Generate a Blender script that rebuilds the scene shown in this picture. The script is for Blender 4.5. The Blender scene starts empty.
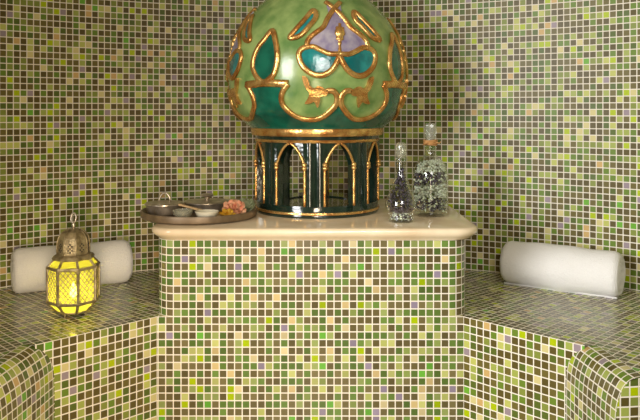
import bpy, bmesh, math, random
from mathutils import Vector, Matrix, geometry
random.seed(7)
PI = math.pi
scene = bpy.context.scene
COL = scene.collection

# ------------------------------------------------------------------ camera, world, lights, exposure
F = 715.0            # focal length in pixels of the 640x420 frame
CZ = 1.037           # camera height
HY = 112.0           # horizon row
cd = bpy.data.cameras.new('camera'); cam = bpy.data.objects.new('camera', cd); COL.objects.link(cam)
cam.location = (0, 0, CZ); cam.rotation_euler = (PI/2, 0, 0)
cd.sensor_width = 36.0; cd.lens = F/640*36.0; cd.shift_y = (HY-210.0)/640.0
cd.clip_start = 0.02
scene.camera = cam

w = bpy.data.worlds.new('world'); scene.world = w; w.use_nodes = True
w.node_tree.nodes['Background'].inputs[0].default_value = (1.0, 0.76, 0.42, 1)
w.node_tree.nodes['Background'].inputs[1].default_value = 0.23

def area(name, loc, target, sx, sy, power, color, spread=180):
    l = bpy.data.lights.new(name, 'AREA'); l.shape = 'RECTANGLE'; l.size = sx; l.size_y = sy
    l.energy = power; l.color = color; l.spread = math.radians(spread)
    o = bpy.data.objects.new(name, l); COL.objects.link(o); o.location = loc
    o.rotation_euler = (Vector(target)-Vector(loc)).to_track_quat('-Z', 'Y').to_euler()
    return o
area('doorway_light', (-3.3, -1.6, 1.65), (0.9, 2.4, 0.8), 2.0, 2.0, 36, (0.98, 0.99, 1.0), 60)       # daylight through the doorway on the left
area('plinth_fill_light', (0.25, -0.4, 1.75), (0.05, 2.05, 0.22), 0.4, 0.4, 1.1, (1.0, 0.98, 0.95), 46)  # added narrow fill that brightens the plinth and spares the wall
area('front_fill_light', (0.35, -0.7, 1.75), (0.25, 2.4, 0.9), 1.0, 0.8, 8.0, (1.0, 0.97, 0.92), 110)  # broad unseen fill added in front, softens the dome's shadow
area('low_warm_fill_light', (-0.03, -0.1, 0.66), (-0.62, 2.1, 0.26), 0.34, 0.5, 3.6, (1.0, 0.80, 0.58), 60)  # added low warm fill for the left bench, towel and lower plinth
area('overhead_warm_fill_light', (-0.2, 0.7, 2.6), (-0.2, 2.1, 0.5), 0.6, 0.6, 2.0, (1.0, 0.70, 0.36))  # warm fill added overhead, no actual fitting there

scene.view_settings.view_transform = 'Standard'
scene.view_settings.look = 'None'
scene.view_settings.exposure = 0.12
scene.view_settings.gamma = 1.0
scene.view_settings.use_curve_mapping = False
scene.cycles.max_bounces = 10
scene.cycles.transparent_max_bounces = 16

# ------------------------------------------------------------------ helpers
def ss(c):
    c = c/255.0
    return c/12.92 if c <= 0.04045 else ((c+0.055)/1.055)**2.4
def rgb(r, g, b): return (ss(r), ss(g), ss(b), 1.0)

def mat(name):
    m = bpy.data.materials.new(name); m.use_nodes = True
    nt = m.node_tree; b = nt.nodes['Principled BSDF']
    return m, nt, b
def N(nt, t, **kw):
    n = nt.nodes.new(t)
    for k, v in kw.items(): setattr(n, k, v)
    return n
def math_node(nt, op, a, b=None, c=None):
    n = N(nt, 'ShaderNodeMath', operation=op)
    for i, v in enumerate((a, b, c)):
        if v is None: continue
        if isinstance(v, (int, float)): n.inputs[i].default_value = v
        else: nt.links.new(v, n.inputs[i])
    return n.outputs[0]

def noise_mat(name, c1, c2, scale=20, rough=0.4, metal=0.0, bump=0.0, bscale=None, coat=0.0, detail=3, p0=0.35, p1=0.65, spec=0.5):
    m, nt, b = mat(name)
    tc = N(nt, 'ShaderNodeTexCoord'); nz = N(nt, 'ShaderNodeTexNoise')
    nz.inputs['Scale'].default_value = scale; nz.inputs['Detail'].default_value = detail
    nt.links.new(tc.outputs['Object'], nz.inputs['Vector'])
    r = N(nt, 'ShaderNodeValToRGB')
    r.color_ramp.elements[0].color = c1; r.color_ramp.elements[1].color = c2
    r.color_ramp.elements[0].position = p0; r.color_ramp.elements[1].position = p1
    nt.links.new(nz.outputs['Fac'], r.inputs['Fac']); nt.links.new(r.outputs['Color'], b.inputs['Base Color'])
    b.inputs['Roughness'].default_value = rough; b.inputs['Metallic'].default_value = metal
    b.inputs['Specular IOR Level'].default_value = spec
    b.inputs['Coat Weight'].default_value = coat; b.inputs['Coat Roughness'].default_value = 0.12
    if bump:
        n2 = N(nt, 'ShaderNodeTexNoise'); n2.inputs['Scale'].default_value = bscale or scale*3
        nt.links.new(tc.outputs['Object'], n2.inputs['Vector'])
        bp = N(nt, 'ShaderNodeBump'); bp.inputs['Strength'].default_value = bump; bp.inputs['Distance'].default_value = 0.004
        nt.links.new(n2.outputs['Fac'], bp.inputs['Height']); nt.links.new(bp.outputs['Normal'], b.inputs['Normal'])
        if coat: nt.links.new(bp.outputs['Normal'], b.inputs['Coat Normal'])
    return m

TILE_STOPS = [  # cumulative share, colour
    (0.00, rgb(92, 82, 50)), (0.24, rgb(104, 95, 58)), (0.44, rgb(84, 96, 50)), (0.57, rgb(100, 120, 60)),
    (0.68, rgb(120, 128, 72)), (0.775, rgb(144, 152, 90)), (0.85, rgb(168, 170, 106)), (0.895, rgb(186, 176, 132)),
    (0.922, rgb(180, 154, 112)), (0.937, rgb(154, 168, 56)), (0.966, rgb(104, 148, 72)), (0.979, rgb(134, 122, 126))]
def tile_mat(name, seed, rough=0.17, tilt=0.25, attr=False, spec=0.5):
    m, nt, b = mat(name); L = nt.links.new
    uv = N(nt, 'ShaderNodeUVMap'); uv.uv_map = 'UVMap'
    fl = N(nt, 'ShaderNodeVectorMath', operation='FLOOR'); L(uv.outputs[0], fl.inputs[0])
    fr = N(nt, 'ShaderNodeVectorMath', operation='FRACTION'); L(uv.outputs[0], fr.inputs[0])
    ad = N(nt, 'ShaderNodeVectorMath', operation='ADD'); L(fl.outputs[0], ad.inputs[0]); ad.inputs[1].default_value = (seed*17.3, seed*5.7, seed)
    wn = N(nt, 'ShaderNodeTexWhiteNoise', noise_dimensions='3D'); L(ad.outputs[0], wn.inputs['Vector'])
    cr = N(nt, 'ShaderNodeValToRGB'); cr.color_ramp.interpolation = 'CONSTANT'
    el = cr.color_ramp.elements
    el[0].position = 0; el[0].color = TILE_STOPS[0][1]; el[1].position = TILE_STOPS[1][0]; el[1].color = TILE_STOPS[1][1]
    for p, c in TILE_STOPS[2:]:
        e = el.new(p); e.color = c
    L(wn.outputs['Value'], cr.inputs['Fac'])
    b.inputs['Specular IOR Level'].default_value = spec
    base = cr.outputs['Color']
    if attr:
        at = N(nt, 'ShaderNodeAttribute'); at.attribute_name = 'tile'; base = at.outputs['Color']
    sp = N(nt, 'ShaderNodeSeparateXYZ'); L(fr.outputs[0], sp.inputs[0])
    rc = N(nt, 'ShaderNodeSeparateColor'); L(wn.outputs['Color'], rc.inputs[0])
    # small value jitter from tile to tile
    hv = N(nt, 'ShaderNodeHueSaturation'); L(base, hv.inputs['Color'])
    L(math_node(nt, 'MULTIPLY_ADD', rc.outputs[0], 0.34, 0.81), hv.inputs['Value']); hv.inputs['Saturation'].default_value = 1.18
    ex = math_node(nt, 'MINIMUM', sp.outputs[0], math_node(nt, 'SUBTRACT', 1.0, sp.outputs[0]))
    ey = math_node(nt, 'MINIMUM', sp.outputs[1], math_node(nt, 'SUBTRACT', 1.0, sp.outputs[1]))
    e = math_node(nt, 'MINIMUM', ex, ey)
    mr = N(nt, 'ShaderNodeMapRange', interpolation_type='SMOOTHSTEP'); L(e, mr.inputs[0])
    mr.inputs[1].default_value = 0.050; mr.inputs[2].default_value = 0.090
    mx = N(nt, 'ShaderNodeMix', data_type='RGBA'); L(mr.outputs[0], mx.inputs['Factor'])
    mx.inputs['A'].default_value = rgb(228, 219, 202); L(hv.outputs['Color'], mx.inputs['B'])
    L(mx.outputs['Result'], b.inputs['Base Color'])
    rr = N(nt, 'ShaderNodeMapRange'); L(mr.outputs[0], rr.inputs[0]); rr.inputs[3].default_value = 0.75; rr.inputs[4].default_value = rough
    L(rr.outputs[0], b.inputs['Roughness'])
    # each tessera sits slightly out of true
    tx = math_node(nt, 'MULTIPLY', math_node(nt, 'SUBTRACT', rc.outputs[1], 0.5), math_node(nt, 'SUBTRACT', sp.outputs[0], 0.5))
    ty = math_node(nt, 'MULTIPLY', math_node(nt, 'SUBTRACT', rc.outputs[2], 0.5), math_node(nt, 'SUBTRACT', sp.outputs[1], 0.5))
    h = math_node(nt, 'ADD', math_node(nt, 'MULTIPLY', mr.outputs[0], 0.35), math_node(nt, 'MULTIPLY', math_node(nt, 'ADD', tx, ty), tilt*4))
    bp = N(nt, 'ShaderNodeBump'); bp.inputs['Strength'].default_value = 0.6; bp.inputs['Distance'].default_value = 0.0022
    L(h, bp.inputs['Height']); L(bp.outputs['Normal'], b.inputs['Normal'])
    return m

def finish(name, bm, m, parent=None, smooth=None, loc=None):
    me = bpy.data.meshes.new(name); bm.normal_update(); bm.to_mesh(me); bm.free()
    if m: me.materials.append(m)
    o = bpy.data.objects.new(name, me); COL.objects.link(o)
    if parent: o.parent = parent
    if loc: o.location = loc
    if smooth is not None:
        for p in me.polygons: p.use_smooth = True
        if smooth < 180:
            b2 = bmesh.new(); b2.from_mesh(me)
            for e in b2.edges:
                if len(e.link_faces) == 2 and e.calc_face_angle(0) > math.radians(smooth): e.smooth = False
            b2.to_mesh(me); b2.free()
    return o
def thing(name, label, cat, loc=(0, 0, 0), rotz=0, group=None):
    o = bpy.data.objects.new(name, None); COL.objects.link(o)
    o.location = loc; o.rotation_euler = (0, 0, rotz); o.empty_display_size = 0.05
    o['label'] = label; o['category'] = cat
    if group: o['group'] = group
    return o
def tag(o, label, cat, group=None, kind=None):
    o['label'] = label; o['category'] = cat
    if group: o['group'] = group
    if kind: o['kind'] = kind
    return o

def grid_faces(bm, rows, closed_u=False, flip=False):
    """rows: list of lists of BMVerts"""
    fs = []
    for i in range(len(rows)-1):
        n = len(rows[i])
        for j in range(n if closed_u else n-1):
            q = [rows[i][j], rows[i][(j+1) % n], rows[i+1][(j+1) % n], rows[i+1][j]]
            if flip: q.reverse()
            try: fs.append(bm.faces.new(q))
            except ValueError: pass
    return fs
def lathe(bm, prof, seg=48, c=(0, 0), cap_bottom=True, cap_top=True, facet_rot=0.0):
    rows = []
    for r, z in prof:
        rows.append([bm.verts.new((c[0]+r*math.cos(2*PI*k/seg+facet_rot), c[1]+r*math.sin(2*PI*k/seg+facet_rot), z)) for k in range(seg)])
    grid_faces(bm, rows, True)
    if cap_bottom: bm.faces.new(list(reversed(rows[0])))
    if cap_top: bm.faces.new(rows[-1])
    return rows
def lathe_closed(bm, prof, seg=48, c=(0, 0)):
    rows = [[bm.verts.new((c[0]+r*math.cos(2*PI*k/seg), c[1]+r*math.sin(2*PI*k/seg), z)) for k in range(seg)] for r, z in prof]
    rows.append(rows[0]); grid_faces(bm, rows, True)
def tube(bm, pts, w, h=None, normals=None, closed=False, seg=8, taper=None):
    """sweep an oval of half-width w (across) and half-height h (along the normal)"""
    h = h if h is not None else w
    n = len(pts); rows = []
    pts = [Vector(p) for p in pts]
    prev = None
    for i in range(n):
        if closed: t = pts[(i+1) % n]-pts[i-1]
        else: t = pts[min(i+1, n-1)]-pts[max(i-1, 0)]
        t.normalize()
        if normals: nn = Vector(normals[i])
        else:
            nn = prev if prev is not None else (Vector((0, 0, 1)) if abs(t.z) < 0.9 else Vector((1, 0, 0)))
        nn = (nn-t*nn.dot(t)).normalized(); prev = nn
        s = t.cross(nn)
        k = taper[i] if taper else 1.0
        rows.append([bm.verts.new(pts[i]+s*(w*k*math.cos(2*PI*j/seg))+nn*(h*k*math.sin(2*PI*j/seg))) for j in range(seg)])
    if closed: rows.append(rows[0])
    grid_faces(bm, rows, True)
    if not closed:
        bm.faces.new(list(reversed(rows[0]))); bm.faces.new(rows[-1])
def box(bm, x0, x1, y0, y1, z0, z1, M=None, bev=0):
    r = bmesh.ops.create_cube(bm, size=1)
    for v in r['verts']:
        v.co = Vector((x0+(v.co.x+.5)*(x1-x0), y0+(v.co.y+.5)*(y1-y0), z0+(v.co.z+.5)*(z1-z0)))
    if bev:
        es = list({e for v in r['verts'] for e in v.link_edges})
        vs = bmesh.ops.bevel(bm, geom=es, offset=bev, segments=2, affect='EDGES')['verts']
        if M: 
            for v in set(vs): v.co = M @ v.co
    elif M:
        for v in r['verts']: v.co = M @ v.co
def smooth_path(pts, sub=6, closed=False):
    n = len(pts); out = []
    rng = n if closed else n-1
    for i in range(rng):
        p0 = pts[(i-1) % n] if (closed or i > 0) else pts[0]
        p1 = pts[i]; p2 = pts[(i+1) % n]
        p3 = pts[(i+2) % n] if (closed or i+2 < n) else pts[-1]
        for k in range(sub):
            t = k/sub
            out.append(tuple(0.5*((2*b)+(-a+c)*t+(2*a-5*b+4*c-d)*t*t+(-a+3*b-3*c+d)*t**3) for a, b, c, d in zip(p0, p1, p2, p3)))
    if not closed: out.append(tuple(pts[-1]))
    return out

S = 0.022            # mosaic pitch
# ------------------------------------------------------------------ setting
BENCH_Z = 0.4489
SLAB_Z = 0.705
WC = (-0.031, 1.20); WR = 1.57

T_wall = tile_mat('mosaic_wall', 1, 0.38, 0.12, spec=0.2)
T_plinth = tile_mat('mosaic_plinth', 2, 0.25, 0.1, attr=True, spec=0.4)
T_bench = tile_mat('mosaic_bench', 3, 0.2, 0.12, spec=0.7)

# curved back wall: a round hammam room, tiles in world-metric UVs
bm = bmesh.new(); uvl = bm.loops.layers.uv.new('UVMap')
na = 150; A0, A1 = math.radians(-110), math.radians(128)
zs = [0.0, 0.5, 1.0, 1.5, 2.0, 2.6]
rows = [[bm.verts.new((WC[0]+WR*math.sin(A0+(A1-A0)*j/na), WC[1]+WR*math.cos(A0+(A1-A0)*j/na), z)) for j in range(na+1)] for z in zs]
for i in range(len(zs)-1):
    for j in range(na):
        f = bm.faces.new([rows[i][j], rows[i][j+1], rows[i+1][j+1], rows[i+1][j]])
        f.smooth = True
        uvv = [(j, i), (j+1, i), (j+1, i+1), (j, i+1)]
        for l, (a, b) in zip(f.loops, uvv):
            l[uvl].uv = (400.40+WR*(A0+(A1-A0)*a/na)/S, 100+(zs[b]-1.222)/S)
wall = finish('wall_back', bm, T_wall); wall['kind'] = 'structure'
bm = bmesh.new(); lathe(bm, [(2.6, -0.06), (2.6, 0.0)], 64, (0, 0.6)); 
flo = finish('floor', bm, noise_mat('floor_stone', rgb(150, 132, 100), rgb(176, 158, 124), 6, 0.3)); flo['kind'] = 'structure'

# tiled plinth in the middle: square-edged below bench height, rounded corners above
PX0, PX1, PY = -0.4687, 0.4126, 2.056
PTOP = 0.6689
def plinth_u(x): return 300+(x+0.2677)/S
def vz(z): return 100+(z-PTOP)/S
# the tesserae of the plinth front, row by row from the slab down
PLINTH_MAP = """
GSGDLGGD GDDDGDGDSCDDDSDG DCGSDDPDGSSSPGGD
DGDDSDGP SCGDDCDDBGDDSGPG DDGGLDVGPDDDGDDG
GGGVDSSG GDGCDSDDDGPGDDDD CDDDSDDDDDGDDCGD
DGDDLGCD GDVGDPDGDGGDDDGS DSBDSDDDGSGDGDGL
DGSGGPDG SDGGGGDDDPVDGCSV GPDDDDPSDGGGVGGD
GGCGDDSD DDDCSGSDSDGDDSGG GDDCDDGGDGLSGSGD
DDDDGSGP GGDGDGGDGGDDSPDG DDGGCDDCDPGGDDSD
GDPSGCGD DPDGCDDCDDDDDDGD GDGDDDGSDSGGGDGD
DDDDGDSD PSGPSDPDGGDSDLDD CDLSGPDDDVDSDSGD
GDSGGDVG GDGDDDDSDGDPGGDG DSGDDSDSGGGGGDPD
GDGDGDPD DGSGGDLGDCSDDGCD GDDDDGGPDLDSGSSD
PDDSDGDD PDDDSSDGVGPGSGDG CDDPDPDGDSDPGPSD
DVGDDBGS GDCDSDGDCGDGDBSD DDGGGGSDGDPGPDDS
GGDDGGDP GDSLDDSDGDSDSDDG GVGSDPPDDDDGSDGG
PDDGPPGC GDSDDDGDCDDGPDCD GGLDPDDGSDPSDPDG
DDDPSLGD GDGGCDDSGDPDLDPD PGCDDGGSDCGDGGSS
SDCDDDDC GDDGGVPGGGGPSBDG SGGVDSDPDDDBDSGD
DDGDDGDG DCDGDDGDGPDGDDGD PDGDCGPGSGBGGPDP
DSGDLDDP DGDPSGDDGGGDPSDD DDSGDGDSDDGCDGGD
""".split()
PLINTH_MAP = [''.join(PLINTH_MAP[i:i+3]) for i in range(0, len(PLINTH_MAP), 3)]
CODE = {'D': [rgb(98, 90, 64), rgb(92, 84, 58), rgb(108, 100, 72)], 'G': [rgb(90, 110, 62), rgb(100, 122, 70), rgb(84, 102, 58)],
        'S': [rgb(136, 146, 96), rgb(126, 138, 86)], 'P': [rgb(172, 174, 118), rgb(162, 166, 108)], 'C': [rgb(194, 182, 146), rgb(188, 170, 130)],
        'L': [rgb(152, 170, 58)], 'B': [rgb(106, 156, 80)], 'V': [rgb(136, 126, 140)]}
prnd = random.Random(11)
tile_cols = {}
def tile_col(iu, iv):
    if (iu, iv) not in tile_cols:
        r, c = 99-iv, iu-291
        if 0 <= r < len(PLINTH_MAP) and 0 <= c < 40: ch = PLINTH_MAP[r][c]
        else: ch = prnd.choices('DGSPCLBV', (46, 24, 12, 8, 4, 2, 1.5, 2.5))[0]
        tile_cols[iu, iv] = prnd.choice(CODE[ch])
    return tile_cols[iu, iv]
bm = bmesh.new(); uvl = bm.loops.layers.uv.new('UVMap'); tcl = bm.loops.layers.float_color.new('tile')
def wall_strip(path, z0, z1, u0):
    # walk the path, breaking it wherever a vertical joint falls
    pts = [(Vector(path[0]), u0)]; u = u0
    for p, q in zip(path, path[1:]):
        p, q = Vector(p), Vector(q); du = (q-p).length/S
        k = math.floor(u+1e-6)+1
        while k < u+du-1e-6:
            pts.append((p.lerp(q, (k-u)/du), float(k))); k += 1
        u += du; pts.append((q, u))
    v0, v1 = vz(z0), vz(z1)
    vs = [v0]+[float(k) for k in range(math.floor(v0+1e-4)+1, math.ceil(v1-1e-4))]+[v1]
    rows = [[bm.verts.new((*p, z0+(v-v0)*S)) for p, _ in pts] for v in vs]
    for i in range(len(vs)-1):
        for j in range(len(pts)-1):
            f = bm.faces.new([rows[i][j], rows[i][j+1], rows[i+1][j+1], rows[i+1][j]]); f.smooth = True
            ua, ub = pts[j][1], pts[j+1][1]
            c = tile_col(math.floor((ua+ub)/2), math.floor((vs[i]+vs[i+1])/2))
            for l, q in zip(f.loops, ((ua, vs[i]), (ub, vs[i]), (ub, vs[i+1]), (ua, vs[i+1]))):
                l[uvl].uv = q; l[tcl] = c
R = 0.055; UX0, UX1 = -0.4735, 0.4265      # the part above the benches is a touch wider
back = 2.60
pp = [(UX0+0.03, back)]
for k in range(0, 11):
    a = PI+PI/2*k/10
    pp.append((UX0+R+R*math.cos(a), PY+R+R*math.sin(a)))
u_first = plinth_u(UX0+R)
for p, q in zip(pp, pp[1:]): u_first -= (Vector(q)-Vector(p)).length/S
for k in range(0, 11):
    a = -PI/2+PI/2*k/10
    pp.append((UX1-R+R*math.cos(a), PY+R+R*math.sin(a)))
pp.append((UX1-0.03, back))
wall_strip(pp, BENCH_Z, PTOP, u_first)
wall_strip([(PX0, PY), (PX1, PY)], 0.0, BENCH_Z, plinth_u(PX0))
# little ledges at the rounded corners, and the closed top under the slab
for x0, x1 in ((PX0, PX0+R+.01), (PX1-R-.01, PX1)):
    f = bm.faces.new([bm.verts.new(p) for p in ((x0, PY, BENCH_Z), (x1, PY, BENCH_Z), (x1, PY+R+.01, BENCH_Z), (x0, PY+R+.01, BENCH_Z))])
    for l in f.loops: l[uvl].uv = (plinth_u(l.vert.co.x), (l.vert.co.y-PY)/S); l[tcl] = rgb(190, 184, 140)
f = bm.faces.new([bm.verts.new((x, y, PTOP)) for x, y in pp])
for l in f.loops: l[uvl].uv = (300.03, 100.03)
pl = finish('plinth', bm, T_plinth)
tag(pl, 'green and brown mosaic tiled plinth with rounded corners under the marble top', 'plinth')

# tiled benches either side
FIL = [(-0.034, 0.0), (-0.024, 0.0008), (-0.014, 0.0028), (-0.006, 0.0058), (0.0, 0.0092), (0.007, 0.0148), (0.013, 0.022), (0.020, 0.034), (0.026, 0.050), (0.030, 0.070), (0.032, 0.095), (0.0325, 0.13)]
def bench(side):
    bm = bmesh.new(); uvl = bm.loops.layers.uv.new('UVMap')
    if side < 0: A = Vector((PX0, PY)); B = Vector((-0.720, 1.806)); ln = 0.285
    else: A = Vector((PX1, PY)); B = Vector((0.666, 1.800)); ln = 0.215
    d = Vector((0.098*side, -1)).normalized()
    n = Vector((-d.y, d.x))*-1
    if n.x*side > 0: n = -n                     # towards the middle of the room
    fd = (A-B).normalized(); fn = Vector((fd.y, -fd.x))
    if fn.y > 0: fn = -fn
    off = 500 if side < 0 else 700
    Cc = B+d*ln
    D = Cc+Vector((0.45*side, 0.06))
    # front face
    def quad(pts, uvs):
        vs = [bm.verts.new(p) for p in pts]
        f = bm.faces.new(vs)
        for l, q in zip(f.loops, uvs): l[uvl].uv = q
        return f
    L = (A-B).length
    u0 = 0.0
    quad([(*A, 0), (*B, 0), (*B, BENCH_Z), (*A, BENCH_Z)], [(off-side*0, vz(0)), (off+L/S, vz(0)), (off+L/S, vz(BENCH_Z)), (off, vz(BENCH_Z))])
    # bullnose edge of the side seat, run on a little behind the front face so the two meet cleanly
    prof = FIL+[(0.0325, BENCH_Z)]
    arc = [0]
    for i in range(1, len(prof)): arc.append(arc[-1]+math.hypot(prof[i][0]-prof[i-1][0], prof[i][1]-prof[i-1][1]))
    st = B-d*0.075
    prev = None
    for (nn, v), a in zip(prof, arc):
        p0 = st+n*nn; p1 = Cc+n*nn
        q = (bm.verts.new((*p0, BENCH_Z-v)), bm.verts.new((*p1, BENCH_Z-v)))
        if prev:
            f = bm.faces.new([prev[0][0], prev[0][1], q[1], q[0]])
            for l, uvp in zip(f.loops, ((0, prev[1]), ((ln+.075)/S, prev[1]), ((ln+.075)/S, a), (0, a))):
                l[uvl].uv = (off+50+uvp[0], 40-uvp[1]/S)
            f.smooth = True
        prev = (q, a)
    # end face of the side seat towards the camera
    L2 = (D-Cc).length
    ring = [(*(Cc+n*nn), BENCH_Z-v) for nn, v in prof if nn >= 0]+[(*Cc, 0)]
    f = bm.faces.new([bm.verts.new(p) for p in ring])
    for l in f.loops:
        l[uvl].uv = (off+90+(Vector(l.vert.co[:2])-Cc).length/S*-1, vz(l.vert.co.z))
    dn = (D-Cc).normalized()
    Cq = Cc+dn*0.034
    quad([(*Cc, 0), (*D, 0), (*D, BENCH_Z), (*Cq, BENCH_Z), (*Cc, BENCH_Z-.0092)], [(off+90, vz(0)), (off+90+L2/S, vz(0)), (off+90+L2/S, vz(BENCH_Z)), (off+90+.034/S, vz(BENCH_Z)), (off+90, vz(BENCH_Z-.0092))])
    # top surface, out to the round wall
    def ang(p): return math.atan2(p.x-WC[0], p.y-WC[1])
    rr = WR-0.002
    a_d = ang(D); Dn = D-Vector(WC)
    outer = []
    # D projected outwards to the wall, then round to behind the plinth
    aD = math.atan2(D.x+0.30*side-WC[0], D.y+0.04-WC[1])
    aS = math.atan2((PX0 if side < 0 else PX1)-WC[0], 1.45)
    for k in range(25):
        a = aD+(aS-aD)*k/24
        outer.append(Vector((WC[0]+rr*math.sin(a), WC[1]+rr*math.cos(a))))
    # inner chain A-B-Cc-D, sampled to face the arc point for point
    B_, C_ = B+n*FIL[0][0], Cc+n*FIL[0][0]; inner = []      # the flat top stops where the bullnose begins
    for k in range(25):
        if k <= 8: inner.append(D.lerp(C_, k/8))
        elif k <= 15: inner.append(C_.lerp(B_, (k-8)/7))
        elif k == 16: inner.append(B)
        else: inner.append(B.lerp(A, (k-16)/8))
    for k in range(24):
        q = [inner[k], inner[k+1], outer[k+1], outer[k]]
        if side < 0: q = q[::-1]
        f = bm.faces.new([bm.verts.new((*p, BENCH_Z)) for p in q])
        for l in f.loops:
            p = Vector(l.vert.co[:2])-A
            l[uvl].uv = (off+150+p.dot(-fd)/S, 20+p.dot(-fn)/S)
    bm.normal_update()
    for f in bm.faces:
        c = f.calc_center_median(); out_dir = Vector((-c.x*0.6, -1.2, 0.9)) 
        if f.normal.dot(out_dir) < 0: f.normal_flip()
    o = finish('tiled_bench', bm, T_bench)
    return o
lb = bench(-1); tag(lb, 'mosaic tiled bench left of the plinth, under the lit lantern', 'bench', 'mosaic benches')
rb = bench(1); tag(rb, 'mosaic tiled bench right of the plinth, under the bright white towel', 'bench', 'mosaic benches')

# marble slab on the plinth
marble = noise_mat('cream_marble', rgb(218, 194, 158), rgb(232, 214, 182), 9, 0.17, coat=0.15, detail=6)
SX0, SX1, SY = -0.494, 0.463, 2.030
bm = bmesh.new()
def slab_outline(inset):
    r = 0.075-inset*0.5; x0, x1, y = SX0+inset, SX1-inset, SY+inset
    out = []
    for k in range(9):
        a = PI+PI/2*k/8; out.append((x0+r+r*math.cos(a), y+r+r*math.sin(a)))
    for k in range(9):
        a = -PI/2+PI/2*k/8; out.append((x1-r+r*math.cos(a), y+r+r*math.sin(a)))
    rr = WR-0.004
    for k in range(17):
        xx = x1+(x0-x1)*k/16
        out.append((xx, WC[1]+math.sqrt(rr*rr-(xx-WC[0])**2)))
    return out
SB = PTOP+0.001
prof = [(0.019, SB), (0.016, SB+.004), (0.011, SB+.008), (0.006, SB+.012), (0.002, SB+.017), (0.0, SB+.023), (0.0005, SLAB_Z-.007), (0.004, SLAB_Z-.002), (0.010, SLAB_Z)]
rows = [[bm.verts.new((x, y, z)) for x, y in slab_outline(i)] for i, z in prof]
grid_faces(bm, rows, True); bm.faces.new(rows[-1]); bm.faces.new(list(reversed(rows[0])))
sl = finish('marble_slab', bm, marble, smooth=50)
tag(sl, 'cream marble slab with rounded edge lying on the mosaic plinth', 'counter top')

# ------------------------------------------------------------------ ceramic domed kiosk
KX, KY = (317.2-320)/F*2.427, 2.427
KP = 0.00338            # metres of radius per photo pixel at its axis
def kz(y): return CZ+(HY-y)*2.427/F
kiosk = thing('ceramic_pavilion', 'large glazed green and gold ceramic dome on an open arcaded drum, on the marble slab', 'ornament', (KX, KY, SLAB_Z))
def K(bm):     # world -> local of the kiosk
    for v in bm.verts: v.co -= Vector((KX, KY, SLAB_Z))
    return bm
glaze_green = noise_mat('pale_green_glaze', rgb(98, 134, 70), rgb(154, 176, 106), 14, 0.24, coat=0.22, bump=0.25, bscale=22, detail=5)
glaze_teal = noise_mat('deep_teal_glaze', rgb(8, 74, 58), rgb(22, 104, 82), 18, 0.14, coat=0.5, bump=0.2, bscale=25)
glaze_turq = noise_mat('turquoise_glaze', rgb(0, 98, 100), rgb(26, 140, 138), 22, 0.12, coat=0.6, bump=0.3, bscale=30)
glaze_lav = noise_mat('lavender_glaze', rgb(128, 116, 150), rgb(176, 168, 178), 26, 0.16, coat=0.5, bump=0.25, bscale=30)
glaze_dark = noise_mat('dark_green_glaze', rgb(12, 28, 22), rgb(24, 44, 34), 20, 0.11, coat=0.6, bump=0.35, bscale=24)
gold = noise_mat('gold_lustre', rgb(192, 132, 68), rgb(236, 194, 120), 30, 0.27, metal=0.8, bump=0.45, bscale=55)

DOME = [(66.3, 126.5), (70.5, 123), (76, 118), (80.5, 113), (83.6, 106), (86.2, 98), (87.8, 88), (88.4, 77), (87.6, 64), (85.4, 52), (81.8, 40.5), (76.6, 31),
        (71, 22), (61, 10), (48, -2), (36, -12), (24, -22), (14, -32), (7, -42), (2.5, -52)]
DP = [(a*KP, kz(y)) for a, y in DOME]
DPS = [(r, z) for r, z in smooth_path(DP, 5)]
def dome_r(z):
    if z <= DPS[0][1]: return DPS[0][0]
    for (r0, z0), (r1, z1) in zip(DPS, DPS[1:]):
        if z0 <= z <= z1: return r0+(r1-r0)*(z-z0)/(z1-z0+1e-9)
    return 0.001
def on_dome(th, z, off=0.0):
    r = dome_r(z); e = 0.004
    dr = (dome_r(z+e)-dome_r(z-e))/(2*e)
    nrm = Vector((math.sin(th), -math.cos(th), -dr)).normalized()
    return Vector((r*math.sin(th), -r*math.cos(th), z))+nrm*off, nrm
def px_dome(x, y):
    """pixel -> (theta, z) on the dome, theta = 0 facing the camera"""
    dx, dz = (x-320)/F, (HY-y)/F
    t = KY-0.34; last = t
    while t < KY+0.02:
        X = dx*t-KX; Y = t-KY
        if math.hypot(X, Y) < dome_r(CZ+dz*t): break
        last = t; t += 0.001
    X = dx*t-KX; Y = t-KY
    return (math.atan2(X, -Y), CZ+dz*t)
bm = bmesh.new()
lathe(bm, DPS, 96)
for v in bm.verts: v.co.z -= SLAB_Z
dome = finish('dome', bm, glaze_green, kiosk, smooth=180)

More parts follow.
